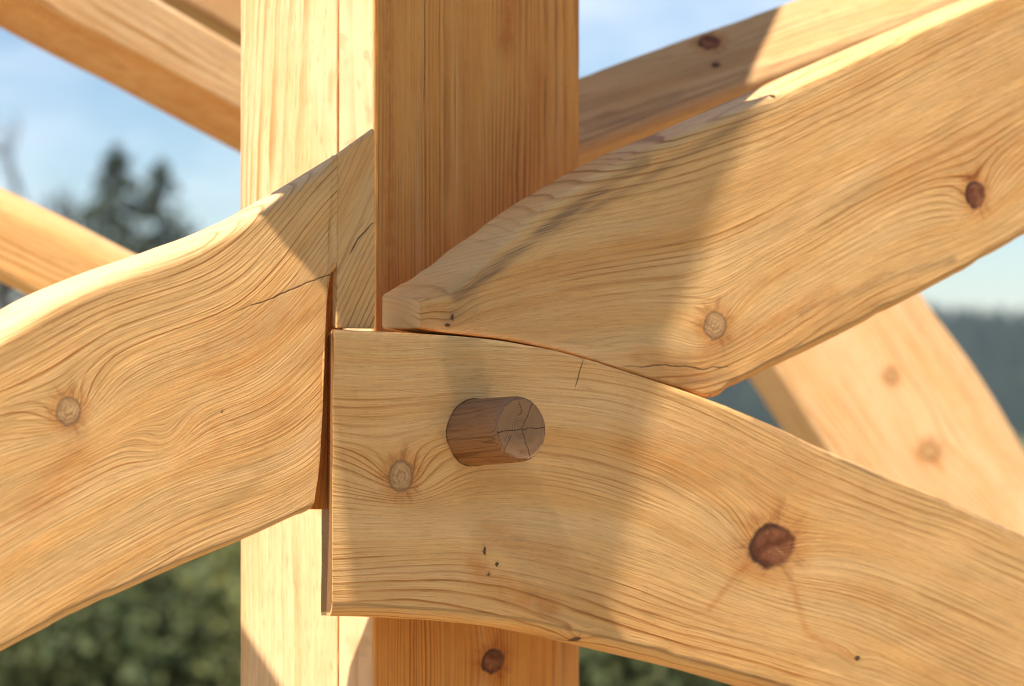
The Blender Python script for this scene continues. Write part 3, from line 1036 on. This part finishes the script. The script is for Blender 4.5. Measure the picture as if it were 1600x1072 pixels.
def peg():
    c = PB.world(PB.px(742, 676))
    tip = at(821, 669, 0)
    ax = norm(PB.n * 1.0 + PB.u * 0.06 + np.array([0, 0, .075]))
    R0, L = .0268, .060
    PEG['c'], PEG['tip'] = c, c + ax * L
    s = norm(np.cross(ax, [0, 0, 1]))
    w = np.cross(s, ax)
    K = 96
    rows = [(-.058, 1.0), (-.03, 1.0), (0, 1.0), (.01, .998), (.02, .995), (.03, .99), (.04, .985), (.05, .98), (L - .004, .972), (L - .0015, .95), (L, .90)]
    V, loc, eg = [], [], []
    th = np.arange(K) / K * 2 * math.pi
    rad = 1 + .022 * noise(np.cos(th) * 1.5 + 4, np.sin(th) * 1.5 + 4, seed=5) + .007 * noise(np.cos(th) * 6 + 9, np.sin(th) * 6 + 9, seed=6)
    flat = .022 * np.abs(np.cos(th * 4.5 + .4 * np.sin(th)))
    for z, r in rows:
        rr = R0 * r * (rad + flat * .5)
        V.append(c + ax * z + (rr * np.cos(th))[:, None] * s + (rr * np.sin(th))[:, None] * w)
        loc.append(np.c_[rr * np.cos(th), rr * np.sin(th), np.full(K, z)])
        eg.append(np.zeros(K))
    nr = 18
    for i in range(nr + 1):
        r = .90 * (1 - i / nr)
        rr = R0 * r * (rad + flat * .5)
        zz = np.full(K, L) + .0004 * noise(rr * np.cos(th) * 200, rr * np.sin(th) * 200, seed=8)
        V.append(c + ax * zz[:, None] + (rr * np.cos(th))[:, None] * s + (rr * np.sin(th))[:, None] * w)
        loc.append(np.c_[rr * np.cos(th), rr * np.sin(th), zz])
        eg.append(np.ones(K))
    n = len(V)
    V, loc, eg = np.concatenate(V), np.concatenate(loc), np.concatenate(eg)
    i, j = np.meshgrid(np.arange(n - 1), np.arange(K), indexing='ij')
    F = np.stack([i * K + j, i * K + (j + 1) % K, (i + 1) * K + (j + 1) % K, (i + 1) * K + j], -1).reshape(-1, 4)
    x, y, z = loc.T
    r = np.hypot(x - .002, y - .001)
    ang = np.arctan2(y, x)
    ring = r / .0021 + .5 * noise(x * 60, y * 60, seed=3)
    ring = np.where(eg > .5, ring, r / .0021 + 1.2 * noise(ang * 6, z * 12, seed=4, octaves=2) + ang * 3.0)
    cr = np.full(len(V), 1.0)
    P2 = np.c_[x, y]
    for line in ([(.0, .0), (-.012, .020)], [(0, 0), (-.0255, .001)], [(0, 0), (-.008, -.0235)], [(.012, -.006), (.019, -.016)], [(0, 0), (.024, -.002)], [(.001, .021), (-.001, .013), (.001, .012)]):
        line = np.array(line)
        wob = P2 + np.c_[.0006 * noise(x * 300, y * 300, seed=31), .0006 * noise(x * 300, y * 300, seed=32)]
        sd, tt = polydist(wob, line)
        use = (np.abs(sd) < np.abs(cr)) & (eg > .5)
        cr[use] = sd[use] * 2.0
    for a0, dep in ((2.1, .03), (3.05, .06), (3.6, .02), (4.4, .03), (2.6, .025)):
        dd = (np.mod(ang + 2 * math.pi, 2 * math.pi) - a0 + .05 * noise(z * 90, a0, seed=12)) * R0
        use = (np.abs(dd) < np.abs(cr)) & (eg < .5) & (z > L - dep)
        cr[use] = dd[use] * 1.4
    gre = np.where(eg > .5, .05, .38 * np.clip(np.sin(ang) * .7 + .45, 0, 1))  # greyer upper side stands for skylight on the peg
    gre = np.where((r > R0 * .86) & (eg > .5), .3, gre)
    am = np.where(eg < .5, np.clip(-np.sin(ang), 0, 1) * .5, .1)
    vf = np.where(eg > .5, r, ang * R0)
    me = mesh_np('wooden_peg', V, F, dict(ring=ring, grain=np.c_[z, vf, eg], knot=np.tile([30., 30., 0.], (len(V), 1)), kdist=np.full(len(V), 40.), crack=cr, grey=gre, amber=am))
    import bmesh
    bm = bmesh.new(); bm.from_mesh(me)
    bmesh.ops.recalc_face_normals(bm, faces=bm.faces)
    bm.to_mesh(me); bm.free()
    tag(link('wooden_peg', me, M_OAK), 'round brown wooden peg sticking out of the lower right beam', 'peg')


peg()


# ------------------------------------------------------------------ added shadow-casting boards above left, outside the picture
def shadow_screen():
    c0 = at(720, 500, 0.05) + SUNV * 0.63
    n = SUNV
    root = empty('added_shadow_screen', tuple(c0))
    tag(root, 'added slatted shadow screen overhead at left, out of view, shading the joint', 'shadow_screen')

    def cast(pl, x, y):
        p = pl.world(pl.px(x, y))
        return p + n * ((c0 - p) @ n)

    def board(nm, pts, th=.018):
        pts = np.array(pts)
        k = len(pts)
        V = np.r_[pts, pts + n * th]
        F = [list(range(k))[::-1], list(range(k, 2 * k))] + [[i, (i + 1) % k, k + (i + 1) % k, k + i] for i in range(k)]
        me = bpy.data.meshes.new(nm)
        me.from_pydata([tuple(v) for v in V], [], F)
        o = link(nm, me, M_SHADOW_SCREEN, None, False)
        child_of(o, root)
    # wide board added to shade the upper beam
    board('board', [cast(PU, *p) for p in ((250, -250), (262, -100), (330, 100), (420, 250), (560, 440), (600, 560), (690, 527), (1032, 565), (1190, 150), (1195, 110), (1090, -60), (1000, -480), (560, -480))])
    # strip added to throw a shadow band across the peg
    board('shadow_slat', [cast(PB, *p) for p in ((686, 500), (740, 500), (822, 850), (732, 850))], .012)
    board('board', [cast(PLF, *p) for p in ((498, 395), (540, 395), (540, 530), (498, 530))])  # added to shade the post behind the slot
    pc, ptip = PEG['c'], PEG['tip']
    hq = (ptip - PB.o) @ PB.n
    sh = ptip - SUNV * hq / (SUNV @ PB.n)
    dv = norm(sh - pc)
    pv = np.cross(PB.n, dv)
    wd = .0300
    board('shadow_slat', [(lambda w: w + n * ((c0 - w) @ n))(w_) for w_ in (pc - dv * .03 + pv * wd, pc - dv * .03 - pv * wd, sh + dv * .018 - pv * wd, sh + dv * .028, sh + dv * .018 + pv * wd)], .012)  # added to keep the whole peg in shadow
    # thin laths added for partial shade on the lower beam
    L = lambda y, f: cast(PB, *(np.array([500 + (y - 500) * .12, y]) * (1 - f) + np.array([1048 - (y - 500) * .195, y]) * f))
    m = 36
    for i in range(m):
        a, b = i / m, (i + .84) / m
        if i == m - 1:
            b = 1.0; a = 1 - .84 / m
        board('shadow_lath', [L(470, a), L(470, b), L(1050, b), L(1050, a)], .004)
    board('board', [cast(PL, *p) for p in ((385, 305), (522, 472), (535, 600), (640, 600), (620, 190), (500, 190))])  # added to shade the tip of the left beam
    board('board', [cast(PLF, *p) for p in ((340, 925), (370, 965), (440, 1072), (520, 1200), (330, 1200))])  # added for the diagonal shadow low on the post


me_, te_ = new_mat('shadow_screen_wood')
finish(te_, (0.45, 0.28, 0.13), 0.7)
M_SHADOW_SCREEN = me_  # wood of the added shadow casters
shadow_screen()
